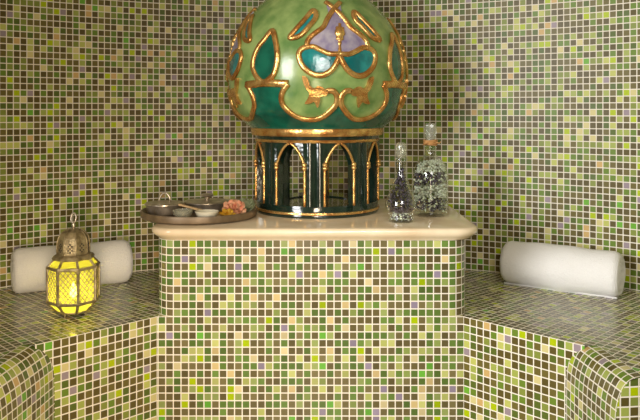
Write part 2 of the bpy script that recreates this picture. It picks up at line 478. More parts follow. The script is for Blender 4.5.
TC = px_dome(339.5, 60)[0]                # axis of the flower facing the room
TA = TC-PI/4                              # axis of the almond panel to its left
def mirror_c(p): return (2*TC-p[0], p[1])
def mirror_a(p): return (2*TA-p[0], p[1])
def P(pts): return [px_dome(x, y) for x, y in pts]
def inside(poly, x, y):
    c = False; j = len(poly)-1
    for i in range(len(poly)):
        xi, yi = poly[i]; xj, yj = poly[j]
        if (yi > y) != (yj > y) and x < (xj-xi)*(y-yi)/(yj-yi)+xi: c = not c
        j = i
    return c
def patch(name, poly, m, off=0.003, cell=0.0028, rot=0.0, parent=None, copies=True):
    bm = bmesh.new(); x0 = min(p[0] for p in poly); x1 = max(p[0] for p in poly)
    z0 = min(p[1] for p in poly); z1 = max(p[1] for p in poly)
    dth = cell/0.29; nx = int((x1-x0)/dth)+2; nz = int((z1-z0)/cell)+2; cache = {}
    def V(i, k):
        if (i, k) not in cache:
            p, _ = on_dome(x0+i*dth, z0+k*cell, off); p.z -= SLAB_Z; cache[i, k] = bm.verts.new(p)
        return cache[i, k]
    for i in range(nx):
        for k in range(nz):
            if inside(poly, x0+(i+.5)*dth, z0+(k+.5)*cell): bm.faces.new([V(i, k), V(i+1, k), V(i+1, k+1), V(i, k+1)])
    # turn the raw edge down into the body so the panel has real thickness
    be = [e for e in bm.edges if len(e.link_faces) == 1]
    r = bmesh.ops.extrude_edge_only(bm, edges=be)
    for v in [g for g in r['geom'] if isinstance(g, bmesh.types.BMVert)]:
        f = Vector((v.co.x, v.co.y, 0)); v.co -= f.normalized()*0.006
    return finish(name, bm, m, parent or kiosk, smooth=60)
def gold_path(name, pts, wd=0.0085, ht=0.006, closed=False, sub=5, off=0.003, parent=None, taper=None):
    pts = smooth_path(pts, sub, closed)
    P3, NN = zip(*[on_dome(t, z, off) for t, z in pts])
    P3 = [p-Vector((0, 0, SLAB_Z)) for p in P3]
    bm = bmesh.new()
    tp = None
    if taper: tp = [taper(i/(len(P3)-1)) for i in range(len(P3))]
    tube(bm, P3, wd, ht, NN, closed, 10, tp)
    return finish(name, bm, gold, parent or kiosk, smooth=180)
def gold_plate(name, poly, parent=None, off=0.006):
    bm = bmesh.new()
    top = []; bot = []
    for t, z in poly:
        a, _ = on_dome(t, z, off); b, _ = on_dome(t, z, -0.003); a.z -= SLAB_Z; b.z -= SLAB_Z
        top.append(bm.verts.new(a)); bot.append(bm.verts.new(b))
    cx = sum(p[0] for p in poly)/len(poly); cz = sum(p[1] for p in poly)/len(poly)
    for tri in geometry.tessellate_polygon([[Vector((p[0]*0.29, p[1], 0)) for p in poly]]):
        bm.faces.new([top[i] for i in tri])
    for i in range(len(poly)):
        j = (i+1) % len(poly); bm.faces.new([top[i], top[j], bot[j], bot[i]])
    bmesh.ops.recalc_face_normals(bm, faces=bm.faces)
    return finish(name, bm, gold, parent or kiosk, smooth=60)
made = []
# almond panel
alm = P([(273, 31), (265, 40), (257.5, 50), (253.5, 65), (257, 76), (264, 82), (271, 78), (275.5, 71), (277.8, 58), (276.5, 44)])
al_s = smooth_path(alm, 5, True)
al = patch('almond_panel', al_s, glaze_teal); made.append(al)
made.append(gold_path('gold_outline', alm, 0.0092, 0.0065, True))
# scalloped border and the teal skirt under it
half = P([(328, 90.5), (333, 91), (336.6, 96), (336, 103.5), (331, 110), (324, 115.5), (315, 118.8), (304, 118.3), (294, 114.5), (286, 108), (282.3, 102), (282, 95), (285, 88), (288.5, 83.8)])
top_mid = (TA, px_dome(268, 83)[1])
border = half+[top_mid]+[mirror_a(p) for p in reversed(half)]
skirt_half = P([(331, 110), (324, 115.5), (315, 118.8), (304, 118.3), (294, 114.5), (286, 108), (282.3, 102), (282, 95), (285, 88), (288.5, 83.8)])
mid_low = [(TC, px_dome(338, 106)[1])]
zb = DPS[0][1]-0.002
poly = mid_low+smooth_path(skirt_half, 5)+[mirror_a(p) for p in reversed(smooth_path(skirt_half, 5))]+[mirror_a(p) for p in mid_low]
poly += [(2*TA-TC, zb), (TC, zb)]
made.append(patch('teal_skirt', poly, glaze_teal, 0.0022))
h1 = half
made.append(gold_path('scalloped_gold_border', h1, 0.0092, 0.0065))
made.append(gold_path('scalloped_gold_border', [mirror_a(p) for p in h1], 0.0092, 0.0065))
made.append(gold_path('gold_lintel', [half[-1], top_mid, mirror_a(half[-1])], 0.012, 0.0065))
# flower: turquoise lobes, lavender petals, slivers, leaves
lobe = P([(301, 51), (301.5, 60), (305.5, 67), (312, 72), (321, 73.2), (328, 70), (333, 65), (338, 57), (331, 56), (325, 53.5), (318, 50), (311, 48)])
lobe_g = P([(310, 46.5), (303, 48.5), (299, 54), (301, 63), (306, 69.5), (314, 74.5), (323, 75), (331, 70.5), (336, 63.5), (339.5, 56)])
lav_h = P([(339.5, 54), (330, 54), (322, 51), (314, 47), (307.5, 46.5), (308, 41), (312, 36), (318, 31.5), (323.5, 27), (328, 18), (334, 9), (339.5, 3)])
sliv = P([(290, 38), (296, 30), (304, 21), (313, 11), (316, 17), (309, 27), (300, 36)])
leaf = P([(302.5, 76), (306, 76.5), (308.5, 80), (310, 85), (314, 88), (318, 86), (322, 87), (327.5, 91.5), (326, 95), (320.5, 96), (320, 100), (317.5, 107), (314.3, 101), (311, 102.5), (305, 103), (308, 98), (309.5, 92.5), (306, 88), (303.5, 82)])
tend = P([(324, 92), (328, 89), (333, 90)])
for mir in (False, True):
    g = (lambda L: [mirror_c(p) for p in L]) if mir else (lambda L: L)
    made.append(patch('turquoise_lobe', g(smooth_path(lobe, 4, True)), glaze_turq))
    made.append(gold_path('gold_outline', g(lobe_g), 0.0092, 0.0065))
    made.append(patch('lavender_petal', g(smooth_path(lav_h, 4)), glaze_lav))
    made.append(gold_path('gold_outline', g(lav_h), 0.0085, 0.0062))
    made.append(patch('turquoise_sliver', g(smooth_path(sliv, 4, True)), glaze_turq))
    made.append(gold_path('gold_outline', g(sliv), 0.0085, 0.006, True))
    made.append(gold_plate('gold_leaf', g(smooth_path(leaf, 3, True)), off=0.0085))
    made.append(gold_path('gold_tendril', g(tend), 0.0042, 0.005))
stem = P([(339.5, y) for y in (54, 48, 43, 38, 33, 28, 24)])
made.append(gold_path('gold_stamen', stem, 0.016, 0.008, taper=lambda t: [0.35, 0.25, 0.35, 0.75, 1.0, 0.85, 0.3][min(6, int(t*6.999))]))
for q in (1, 2, 3):
    for o in made:
        c = o.copy(); COL.objects.link(c); c.parent = kiosk; c.rotation_euler = (0, 0, q*PI/2)

# mouldings between dome and drum, base ring
def ring(name, prof, m, seg=96):
    bm = bmesh.new(); lathe_closed(bm, [(r, z-SLAB_Z) for r, z in prof], seg)
    bmesh.ops.recalc_face_normals(bm, faces=bm.faces)
    return finish(name, bm, m, kiosk, smooth=45)
zt, zb_ = kz(126.3), kz(134.8)
rb_ = 66.2*KP
ring('gold_band', [(rb_-.05, zt), (rb_-.012, zt+.001), (rb_-.003, zt-.001), (rb_, zt-.006), (rb_, zb_+.007), (rb_-.004, zb_+.001), (rb_-.012, zb_), (rb_-.05, zb_)], gold)
ring('dark_cornice', [(0.15, kz(134.8)), (62.5*KP, kz(134.8)), (61.5*KP, kz(138)), (0.15, kz(138))], glaze_dark)
ring('gold_fillet', [(0.15, kz(138)), (61.8*KP, kz(138)), (62.4*KP, kz(139.2)), (61.8*KP, kz(140.6)), (0.15, kz(140.6))], gold)
DZ0, DZ1 = 0.742, kz(140.6)
RO, RI = 60.6*KP, 60.6*KP-0.026
ring('base_ring', [(0.10, SLAB_Z), (61.3*KP, SLAB_Z), (61.9*KP, SLAB_Z+.005), (61.9*KP, SLAB_Z+.009)] +
     [(61.0*KP, SLAB_Z+.016), (61.2*KP, DZ0-.008), (60.8*KP, DZ0), (0.10, DZ0)], glaze_dark)
ring('gold_base_band', [(61.0*KP, SLAB_Z+.009), (62.1*KP, SLAB_Z+.010), (62.5*KP, SLAB_Z+.0135), (62.1*KP, SLAB_Z+.017), (61.0*KP, SLAB_Z+.018)], gold)
bm = bmesh.new(); lathe(bm, [(0.101, DZ0-.02-SLAB_Z), (0.101, DZ0-.004-SLAB_Z)], 64); finish('drum_floor', bm, glaze_dark, kiosk, smooth=40)

NP = 8
PER = 2*PI/NP
PC0 = math.radians(-2)           # centre pier faces the camera
ZS, ZA = 0.866, 0.9385           # springing, apex
O0 = math.radians(13.2)          # half opening
def half_open(z):
    if z <= ZS: return O0
    if z >= ZA: return 0.0
    t = (z-ZS)/(ZA-ZS)
    return O0*(1.0-t**1.9)**0.80*(1-0.10*math.sin(PI*t))
zl = [DZ0+(ZS-DZ0)*i/10 for i in range(10)]+[ZS+(ZA-ZS)*(1-(1-i/22)**1.6) for i in range(23)]+[DZ1-(DZ1-ZA)*0.5, DZ1]
bm = bmesh.new(); NJ = 18
outer = []; inner = []
for z in zl:
    ho = half_open(z); ro = []; ri = []
    for j in range(NJ+1):
        t = -1+2*j/NJ
        th = t*(PER/2-ho)
        # two slender engaged shafts on the face of each pier
        bulge = 0.0
        if abs(th) < math.radians(9.4): bulge = 0.0062*abs(math.sin(th/math.radians(9.4)*PI))
        ro.append(bm.verts.new(((RO+bulge)*math.sin(th), -(RO+bulge)*math.cos(th), z-SLAB_Z)))
        ri.append(bm.verts.new((RI*math.sin(th), -RI*math.cos(th), z-SLAB_Z)))
    outer.append(ro); inner.append(ri)
grid_faces(bm, outer); grid_faces(bm, inner, flip=True)
grid_faces(bm, [[o[0], i[0]] for o, i in zip(outer, inner)], flip=True)
grid_faces(bm, [[o[-1], i[-1]] for o, i in zip(outer, inner)])
bmesh.ops.recalc_face_normals(bm, faces=bm.faces)
pier = finish('arcade_pier', bm, glaze_dark, kiosk, smooth=50)
pier.rotation_euler = (0, 0, PC0)
# gold trim either side of each pier: jamb, bead, arch
trims = []
for sgn in (-1, 1):
    bm = bmesh.new(); pts = []; nr = []
    for z in zl[:-2]:
        th = sgn*(PER/2-half_open(z)-math.radians(0.6))
        wob = 0.0025*math.exp(-((z-ZS)/0.004)**2)
        r = RO+0.002
        pts.append((r*math.sin(th), -r*math.cos(th), z-SLAB_Z)); nr.append((math.sin(th), -math.cos(th), 0))
    tube(bm, pts, 0.0046, 0.0046, nr, seg=10)
    th = sgn*(PER/2-O0-math.radians(0.3))
    for dz, sc in ((-0.005, 0.0085), (0.006, 0.0085)):
        bmesh.ops.create_uvsphere(bm, u_segments=14, v_segments=8, radius=sc, matrix=Matrix.Translation(((RO+.003)*math.sin(th), -(RO+.003)*math.cos(th), ZS-SLAB_Z+dz)))
    t = finish('gold_arch_trim', bm, gold, kiosk, smooth=180); t.rotation_euler = (0, 0, PC0); trims.append(t)
for q in range(1, NP):
    for o in [pier]+trims:
        c = o.copy(); COL.objects.link(c); c.parent = kiosk; c.rotation_euler = (0, 0, PC0+q*PER)
bm = bmesh.new(); lathe(bm, [(0.004, kz(-54)-SLAB_Z), (0.012, kz(-52)-SLAB_Z), (0.016, kz(-48)-SLAB_Z), (0.012, kz(-44)-SLAB_Z), (0.026, kz(-40)-SLAB_Z), (0.03, kz(-37)-SLAB_Z)][::-1], 24)
finish('gold_finial', bm, gold, kiosk, smooth=60)

# ------------------------------------------------------------------ shared small materials
silver = noise_mat('old_silver', rgb(164, 150, 128), rgb(206, 194, 176), 40, 0.32, metal=0.8, bump=0.05)
tray_m = noise_mat('tray_brown_metal', rgb(96, 80, 58), rgb(122, 102, 76), 30, 0.42, metal=0.25, bump=0.08)
brass = noise_mat('aged_lantern_metal', rgb(128, 112, 80), rgb(176, 160, 122), 60, 0.4, metal=0.6, bump=0.5, bscale=160)
def glass_mat(name, tint, refl=0.04, rough=0.08, haze=0.0):
    m = bpy.data.materials.new(name); m.use_nodes = True; nt = m.node_tree
    nt.nodes.remove(nt.nodes['Principled BSDF']); out = nt.nodes['Material Output']
    tr = N(nt, 'ShaderNodeBsdfTransparent'); tr.inputs[0].default_value = tint
    if haze:
        df = N(nt, 'ShaderNodeBsdfDiffuse'); df.inputs[0].default_value = rgb(205, 205, 190)
        mh = N(nt, 'ShaderNodeMixShader'); mh.inputs[0].default_value = haze
        nt.links.new(tr.outputs[0], mh.inputs[1]); nt.links.new(df.outputs[0], mh.inputs[2]); tr = mh
    gl = N(nt, 'ShaderNodeBsdfGlossy'); gl.inputs['Roughness'].default_value = rough; gl.inputs['Color'].default_value = (1, 1, 1, 1)
    lw = N(nt, 'ShaderNodeLayerWeight'); lw.inputs['Blend'].default_value = 0.35
    mr = N(nt, 'ShaderNodeMapRange'); nt.links.new(lw.outputs['Facing'], mr.inputs[0]); mr.inputs[3].default_value = refl; mr.inputs[4].default_value = 0.6
    mx = N(nt, 'ShaderNodeMixShader'); nt.links.new(mr.outputs[0], mx.inputs[0]); nt.links.new(tr.outputs[0], mx.inputs[1]); nt.links.new(gl.outputs[0], mx.inputs[2])
    nt.links.new(mx.outputs[0], out.inputs['Surface'])
    return m
glass = glass_mat('clear_glass', (0.92, 0.95, 0.91, 1), 0.04, 0.06, 0.0)

# ------------------------------------------------------------------ tray and what is on it
TX, TY, TR = -0.382, 2.266, 0.183
bm = bmesh.new()
lathe_closed(bm, [(0.0005, SLAB_Z), (TR-.012, SLAB_Z), (TR-.002, SLAB_Z+.006), (TR, SLAB_Z+.020), (TR-.002, SLAB_Z+.025), (TR-.007, SLAB_Z+.025), (TR-.011, SLAB_Z+.018), (TR-.016, SLAB_Z+.009), (0.0005, SLAB_Z+.008)], 72, (TX, TY))
bmesh.ops.recalc_face_normals(bm, faces=bm.faces)
tr = finish('serving_tray', bm, tray_m, smooth=40)
tag(tr, 'round brown metal tray with a low rim, overhanging the left end of the marble slab', 'tray')
TT = SLAB_Z+0.008

def tin(name, label, x, y, r, h, handle):
    t = thing(name, label, 'dish', (x, y, TT), group='lidded silver dishes on the tray')
    bm = bmesh.new()
    lathe(bm, [(r*.70, 0), (r*.86, h*.10), (r*.95, h*.40), (r*.97, h*.72), (r*1.0, h*.80)], 48, cap_top=True); finish('bowl', bm, silver, t, smooth=40)
    bm = bmesh.new()
    lathe(bm, [(r*1.0, h*.805), (r*1.06, h*.84), (r*1.06, h*.92), (r*.98, h*.98), (r*.80, h*1.0), (r*.72, h*.985), (r*.40, h*1.06), (r*.10, h*1.10)], 48); lid = finish('lid', bm, silver, t, smooth=40)
    bm = bmesh.new()
    if handle == 'loop':
        tube(bm, [(math.cos(a)*.017, 0, h*1.06+math.sin(a)*.026) for a in [PI*k/14 for k in range(15)]], 0.0032, seg=8)
        finish('loop_handle', bm, silver, lid, smooth=180)
    else:
        lathe(bm, [(0.007, h*1.08), (0.008, h*1.30), (0.019, h*1.40), (0.022, h*1.52), (0.017, h*1.62), (0.004, h*1.66)], 24)
        finish('knob', bm, silver, lid, smooth=60)
    return t
tin('lidded_silver_dish', 'silver lidded dish with a loop handle at the left of the tray', -0.490, 2.256, 0.0585, 0.040, 'loop')
tin('lidded_silver_dish', 'wider silver lidded dish with a round knob at the back of the tray', -0.371, 2.348, 0.0720, 0.034, 'knob')

bm = bmesh.new()
lathe_closed(bm, [(0.0004, 0), (.017, 0), (.020, .006), (.027, .016), (.031, .030), (.0295, .0305), (.025, .018), (.018, .008), (0.0004, .007)], 32)
bmesh.ops.recalc_face_normals(bm, faces=bm.faces)
gb = finish('glass_bowl', bm, glass_mat('bowl_glass', (0.95, 0.93, 0.84, 1), 0.06, 0.1, 0.22), smooth=50, loc=(-0.412, 2.146, TT))
tag(gb, 'small clear glass bowl at the front of the tray', 'bowl')
white_c = noise_mat('cream_porcelain', rgb(206, 196, 168), rgb(222, 214, 190), 12, 0.25)
bm = bmesh.new()
lathe_closed(bm, [(0.0004, 0), (.019, 0), (.022, .004), (.030, .014), (.036, .026), (.0345, .0275), (.028, .018), (.018, .010), (0.0004, .009)], 36)
bmesh.ops.recalc_face_normals(bm, faces=bm.faces)
wb = finish('porcelain_dish', bm, white_c, smooth=50, loc=(-0.339, 2.143, TT))
tag(wb, 'small cream porcelain dish at the front middle of the tray', 'dish')
wood = noise_mat('pale_wood', rgb(176, 142, 96), rgb(204, 172, 122), 25, 0.5)
bm = bmesh.new()
n_ = 14
for i in range(1):
    pts = []
    rows = []
    for k in range(n_+1):
        t = k/n_; x = -0.075+0.15*t
        wd = 0.0045+0.0095*max(0, (t-0.45)/0.55)**0.7*(1.0 if t < 0.93 else 0.75)
        th = 0.0028
        rows.append([bm.verts.new((x, -wd, -th)), bm.verts.new((x, wd, -th)), bm.verts.new((x, wd, th)), bm.verts.new((x, -wd, th))])
    grid_faces(bm, rows, True); bm.faces.new(list(reversed(rows[0]))); bm.faces.new(rows[-1])
bmesh.ops.recalc_face_normals(bm, faces=bm.faces)
sp = finish('wooden_spatula', bm, wood, smooth=40)
sp.location = (-0.366, 2.199, TT+.022); sp.rotation_euler = (0, math.radians(12), math.radians(-14))
tag(sp, 'pale flat wooden spatula leaning on the tray behind the small bowls', 'spatula')

def petal(bm, M, L, W, cup, curl, nu=5, nv=6):
    rows = []
    for i in range(nv+1):
        t = i/nv; row = []
        w_ = W*math.sin(PI*min(1, 0.12+0.80*t))**0.8
        for j in range(nu+1):
            s = -1+2*j/nu
            p = Vector((s*w_, -cup*(1-s*s)*math.sin(PI*t*.7)-curl*t*t*t, L*t*(1-0.06*s*s)))
            row.append(bm.verts.new(M @ p))
        rows.append(row)
    grid_faces(bm, rows)
def flower(name, label, x, y, z, R0, colors, tilt, layers, cat='flower', leaf_c=None):
    t = thing(name, label, cat, (x, y, z)); t.rotation_euler = tilt
    rnd = random.Random(hash(name) % 1000 if False else int(R0*1e4))
    for li, (n, rad, L, W, lean) in enumerate(layers):
        for k in range(n):
            bm = bmesh.new()
            a = 2*PI*k/n+li*0.7+rnd.uniform(-.15, .15)
            M = Matrix.Rotation(a, 4, 'Z') @ Matrix.Translation((0, -rad, 0)) @ Matrix.Rotation(lean+rnd.uniform(-.1, .1), 4, 'X')
            petal(bm, M, L, W, -W*0.35, L*0.12)
            m_ = bmesh.ops.solidify(bm, geom=bm.faces[:], thickness=0.0007)
            finish('petal', bm, colors[li % len(colors)], t, smooth=180)
    return t
peach = noise_mat('peach_petal', rgb(244, 158, 122), rgb(252, 196, 158), 60, 0.55)
peach2 = noise_mat('light_peach_petal', rgb(248, 182, 138), rgb(252, 208, 168), 60, 0.55)
yel = noise_mat('yellow_petal', rgb(226, 168, 32), rgb(238, 198, 70), 60, 0.55)
pgr = noise_mat('pale_green_petal', rgb(176, 188, 146), rgb(204, 212, 176), 60, 0.55)
flower('rose_bloom', 'peach pink rose bloom on the right of the tray', -0.266, 2.215, TT+.016, 0.034,
       [peach, peach2, peach, peach2], (math.radians(28), 0, 0.3),
       [(4, .003, .026, .010, -0.02), (5, .007, .030, .015, 0.22), (6, .010, .032, .018, 0.62), (7, .011, .033, .019, 1.05)])
flower('yellow_blossom', 'yellow blossom lying on the tray rim side in front of the rose', -0.280, 2.160, TT+.012, 0.021,
       [yel], (math.radians(18), 0, 0.2), [(5, .003, .016, .008, 0.25), (6, .004, .021, .011, 0.75), (6, .004, .023, .011, 1.1)])
flower('pale_green_blossom', 'pale green blossom standing behind the rose on the tray', -0.236, 2.262, TT+.010, 0.026,
       [pgr], (math.radians(5), 0, 0.6), [(4, .003, .040, .013, 0.05), (5, .007, .042, .016, 0.32), (6, .008, .034, .017, 0.7)])

# ------------------------------------------------------------------ bottles of bath salts
def pebbles(name, mats, fn, n, rmin, rmax, loc, seed, label, cat, rot_mix=True):
    """fn(rnd) -> local point; one heap object"""
    rnd = random.Random(seed); bm = bmesh.new()
    for i in range(n):
        p = fn(rnd); r = rnd.uniform(rmin, rmax)
        M = Matrix.Translation(p) @ Matrix.Rotation(rnd.uniform(0, 6), 4, Vector((rnd.random(), rnd.random(), rnd.random()+.1)).normalized()) @ Matrix.Diagonal((1, rnd.uniform(.6, 1), rnd.uniform(.6, .9), 1))
        q = bmesh.ops.create_icosphere(bm, subdivisions=1, radius=r, matrix=M)
        mi = rnd.randrange(len(mats))
        for v in q['verts']:
            for f in v.link_faces: f.material_index = mi
    o = finish(name, bm, None, smooth=180)
    for m_ in mats: o.data.materials.append(m_)
    o.location = loc
    tag(o, label, cat, kind='stuff')
    return o
stone_p = noise_mat('purple_stone', rgb(58, 48, 66), rgb(92, 80, 98), 80, 0.28)
stone_k = noise_mat('black_stone', rgb(24, 21, 30), rgb(44, 38, 48), 80, 0.25)
stone_l = noise_mat('pale_crystal', rgb(196, 204, 180), rgb(226, 230, 212), 80, 0.45)
stone_w = noise_mat('white_crystal', rgb(186, 190, 176), rgb(214, 216, 204), 80, 0.3)
cork = noise_mat('raffia', rgb(160, 112, 62), rgb(196, 146, 88), 120, 0.8)

BX, BY = (401-320)/F*2.165, 2.165
k1 = 2.165/F
def dz(y, y0=221.5): return (y0-y)*k1
prof1 = [(11.5, 221.5), (12.6, 220), (13, 216), (13.4, 212), (15.4, 207), (15.6, 203), (14.0, 197), (11.2, 190), (8.4, 183), (6.2, 176), (4.9, 169), (4.5, 161), (4.6, 160)]
p1 = [(a*k1, dz(y)) for a, y in smooth_path(prof1, 3)]
def rprof(p, z):
    for (r0, z0), (r1, z1) in zip(p, p[1:]):
        if z0 <= z <= z1: return r0+(r1-r0)*(z-z0)/(z1-z0+1e-9)
    return p[-1][0]
dec = thing('glass_decanter', 'slender glass decanter of dark purple stones, in front of the taller bottle', 'bottle', (BX, BY, SLAB_Z))
bm = bmesh.new(); lathe(bm, p1, 40, cap_top=False); finish('decanter_body', bm, glass, dec, smooth=180)
bm = bmesh.new(); lathe_closed(bm, [(4.5*k1, dz(160)), (7.0*k1, dz(159.6)), (7.2*k1, dz(158.6)), (6.6*k1, dz(157.6)), (4.5*k1, dz(157.4))], 32); bmesh.ops.recalc_face_normals(bm, faces=bm.faces); finish('lip', bm, glass, dec, smooth=60)
bm = bmesh.new(); lathe(bm, [(a*k1, dz(y)) for a, y in smooth_path([(3.2, 158), (4.6, 156.5), (5.4, 153), (5.6, 148), (5.2, 144.5), (3.6, 142.4), (0.4, 142)], 3)], 28); finish('round_stopper', bm, glass_mat('stopper_glass', (0.84, 0.84, 0.72, 1), 0.06, 0.1, 0.2), dec, smooth=180)
def fill1(rnd):
    z = rnd.uniform(dz(213), dz(163)); z = dz(211)+(dz(168)-dz(211))*rnd.random()**1.6
    R_ = rprof(p1, z)-0.0085
    a = rnd.uniform(0, 2*PI); r = max(0, R_)*rnd.random()**0.35
    return Vector((r*math.cos(a), r*math.sin(a), z))
pebbles('dark_stones', [stone_p, stone_k, stone_p, stone_k], fill1, 330, 0.0035, 0.0058, (BX, BY, SLAB_Z), 3, 'dark purple stones heaped inside the slender glass decanter', 'stones')
def fill1b(rnd):
    z = rnd.uniform(dz(219.5), dz(212)); a = rnd.uniform(0, 2*PI); r = 0.030*rnd.random()**0.4
    return Vector((r*math.cos(a), r*math.sin(a), z))
pebbles('pale_crystals', [stone_l, stone_w, stone_p], fill1b, 170, 0.0026, 0.0042, (BX, BY, SLAB_Z), 4, 'pale crystals in the bottom of the slender glass decanter', 'salt crystals')

CX, CY = (430.5-320)/F*2.30, 2.30
k2 = 2.30/F
def ez(y, y0=215.5): return (y0-y)*k2
prof2 = [(14.5, 215.5), (17, 213.5), (17.7, 208), (17.8, 195), (17.8, 180), (17.2, 172), (14.8, 165), (10.5, 159.8), (7, 156.5), (5.6, 153), (5.4, 146), (5.6, 144)]
p2 = [(a*k2, ez(y)) for a, y in smooth_path(prof2, 3)]
bot = thing('glass_bottle', 'tall clear glass bottle with layered purple and pale salts and a raffia tied neck', 'bottle', (CX, CY, SLAB_Z))
bm = bmesh.new(); lathe(bm, p2, 44, cap_top=False); finish('bottle_body', bm, glass, bot, smooth=180)
bm = bmesh.new()
for i, yy in enumerate((144.8, 143.4, 142.0, 140.8)):
    tube(bm, [(math.cos(a)*(6.3+.3*(i % 2))*k2, math.sin(a)*(6.3+.3*(i % 2))*k2, ez(yy)+.0012*math.sin(a*2+i)) for a in [2*PI*q/24 for q in range(24)]], 0.0026, closed=True, seg=6)
tube(bm, [(4*k2, -5*k2, ez(142)), (8*k2, -6*k2, ez(143.5)), (9.5*k2, -5*k2, ez(141.5))], 0.0018, seg=6)
tube(bm, [(3*k2, -6*k2, ez(142)), (-6*k2, -7*k2, ez(143.5)), (-8.5*k2, -5*k2, ez(145))], 0.0018, seg=6)
finish('raffia_tie', bm, cork, bot, smooth=180)
bm = bmesh.new(); lathe(bm, [(a*k2, ez(y)) for a, y in ((4.2, 146), (4.4, 140), (5.2, 138), (5.9, 134), (6.0, 127), (5.4, 124.3), (4.2, 123.6))], 10); finish('tall_stopper', bm, glass_mat('faceted_glass', (0.82, 0.84, 0.80, 1), 0.06, 0.12, 0.22), bot, smooth=30)
def layer(y0, y1, slant):
    def fn(rnd):
        a = rnd.uniform(0, 2*PI)
        for _ in range(20):
            z = rnd.uniform(ez(y0), ez(y1)); R_ = rprof(p2, min(max(z, 0.004), ez(156)))-0.0055
            if R_ > 0.004: break
        r = R_*rnd.random()**0.3
        return Vector((r*math.cos(a), r*math.sin(a), z+slant*r*math.cos(a)))
    return fn
pebbles('purple_stones', [stone_p, stone_k, stone_p, stone_l], layer(210, 199, -0.05), 260, 0.0035, 0.0058, (CX, CY, SLAB_Z), 5, 'bottom layer of dark purple stones in the tall bottle', 'stones')
pebbles('pale_salts', [stone_l, stone_w], layer(198, 185, 0.10), 300, 0.0035, 0.0055, (CX, CY, SLAB_Z), 6, 'middle layer of pale crystals in the tall bottle', 'salt crystals')
pebbles('purple_stones', [stone_p, stone_k, stone_p, stone_l], layer(183.5, 173, 0.10), 260, 0.0035, 0.0058, (CX, CY, SLAB_Z), 8, 'upper layer of dark purple stones in the tall bottle', 'stones')
pebbles('pale_salts', [stone_l, stone_w], layer(171.5, 161, 0.08), 230, 0.0032, 0.0052, (CX, CY, SLAB_Z), 9, 'top layer of pale crystals under the neck of the tall bottle', 'salt crystals')

# ------------------------------------------------------------------ rolled towels
def towel_mat(name, c1, c2):
    m, nt, b = mat(name)
    tc = N(nt, 'ShaderNodeTexCoord'); nz = N(nt, 'ShaderNodeTexNoise'); nz.inputs['Scale'].default_value = 340; nz.inputs['Detail'].default_value = 2
    n2 = N(nt, 'ShaderNodeTexNoise'); n2.inputs['Scale'].default_value = 14
    nt.links.new(tc.outputs['Object'], nz.inputs['Vector']); nt.links.new(tc.outputs['Object'], n2.inputs['Vector'])
    r = N(nt, 'ShaderNodeValToRGB'); r.color_ramp.elements[0].color = c1; r.color_ramp.elements[1].color = c2
    nt.links.new(nz.outputs['Fac'], r.inputs['Fac']); nt.links.new(r.outputs['Color'], b.inputs['Base Color'])
    b.inputs['Roughness'].default_value = 0.95; b.inputs['Specular IOR Level'].default_value = 0.1
    b.inputs['Sheen Weight'].default_value = 0.3
    bp = N(nt, 'ShaderNodeBump'); bp.inputs['Strength'].default_value = 0.75; bp.inputs['Distance'].default_value = 0.006
    ad = math_node(nt, 'ADD', nz.outputs['Fac'], math_node(nt, 'MULTIPLY', n2.outputs['Fac'], 2.0))
    nt.links.new(ad, bp.inputs['Height']); nt.links.new(bp.outputs['Normal'], b.inputs['Normal'])
    return m
terry = towel_mat('white_terry', rgb(228, 224, 218), rgb(242, 239, 234))
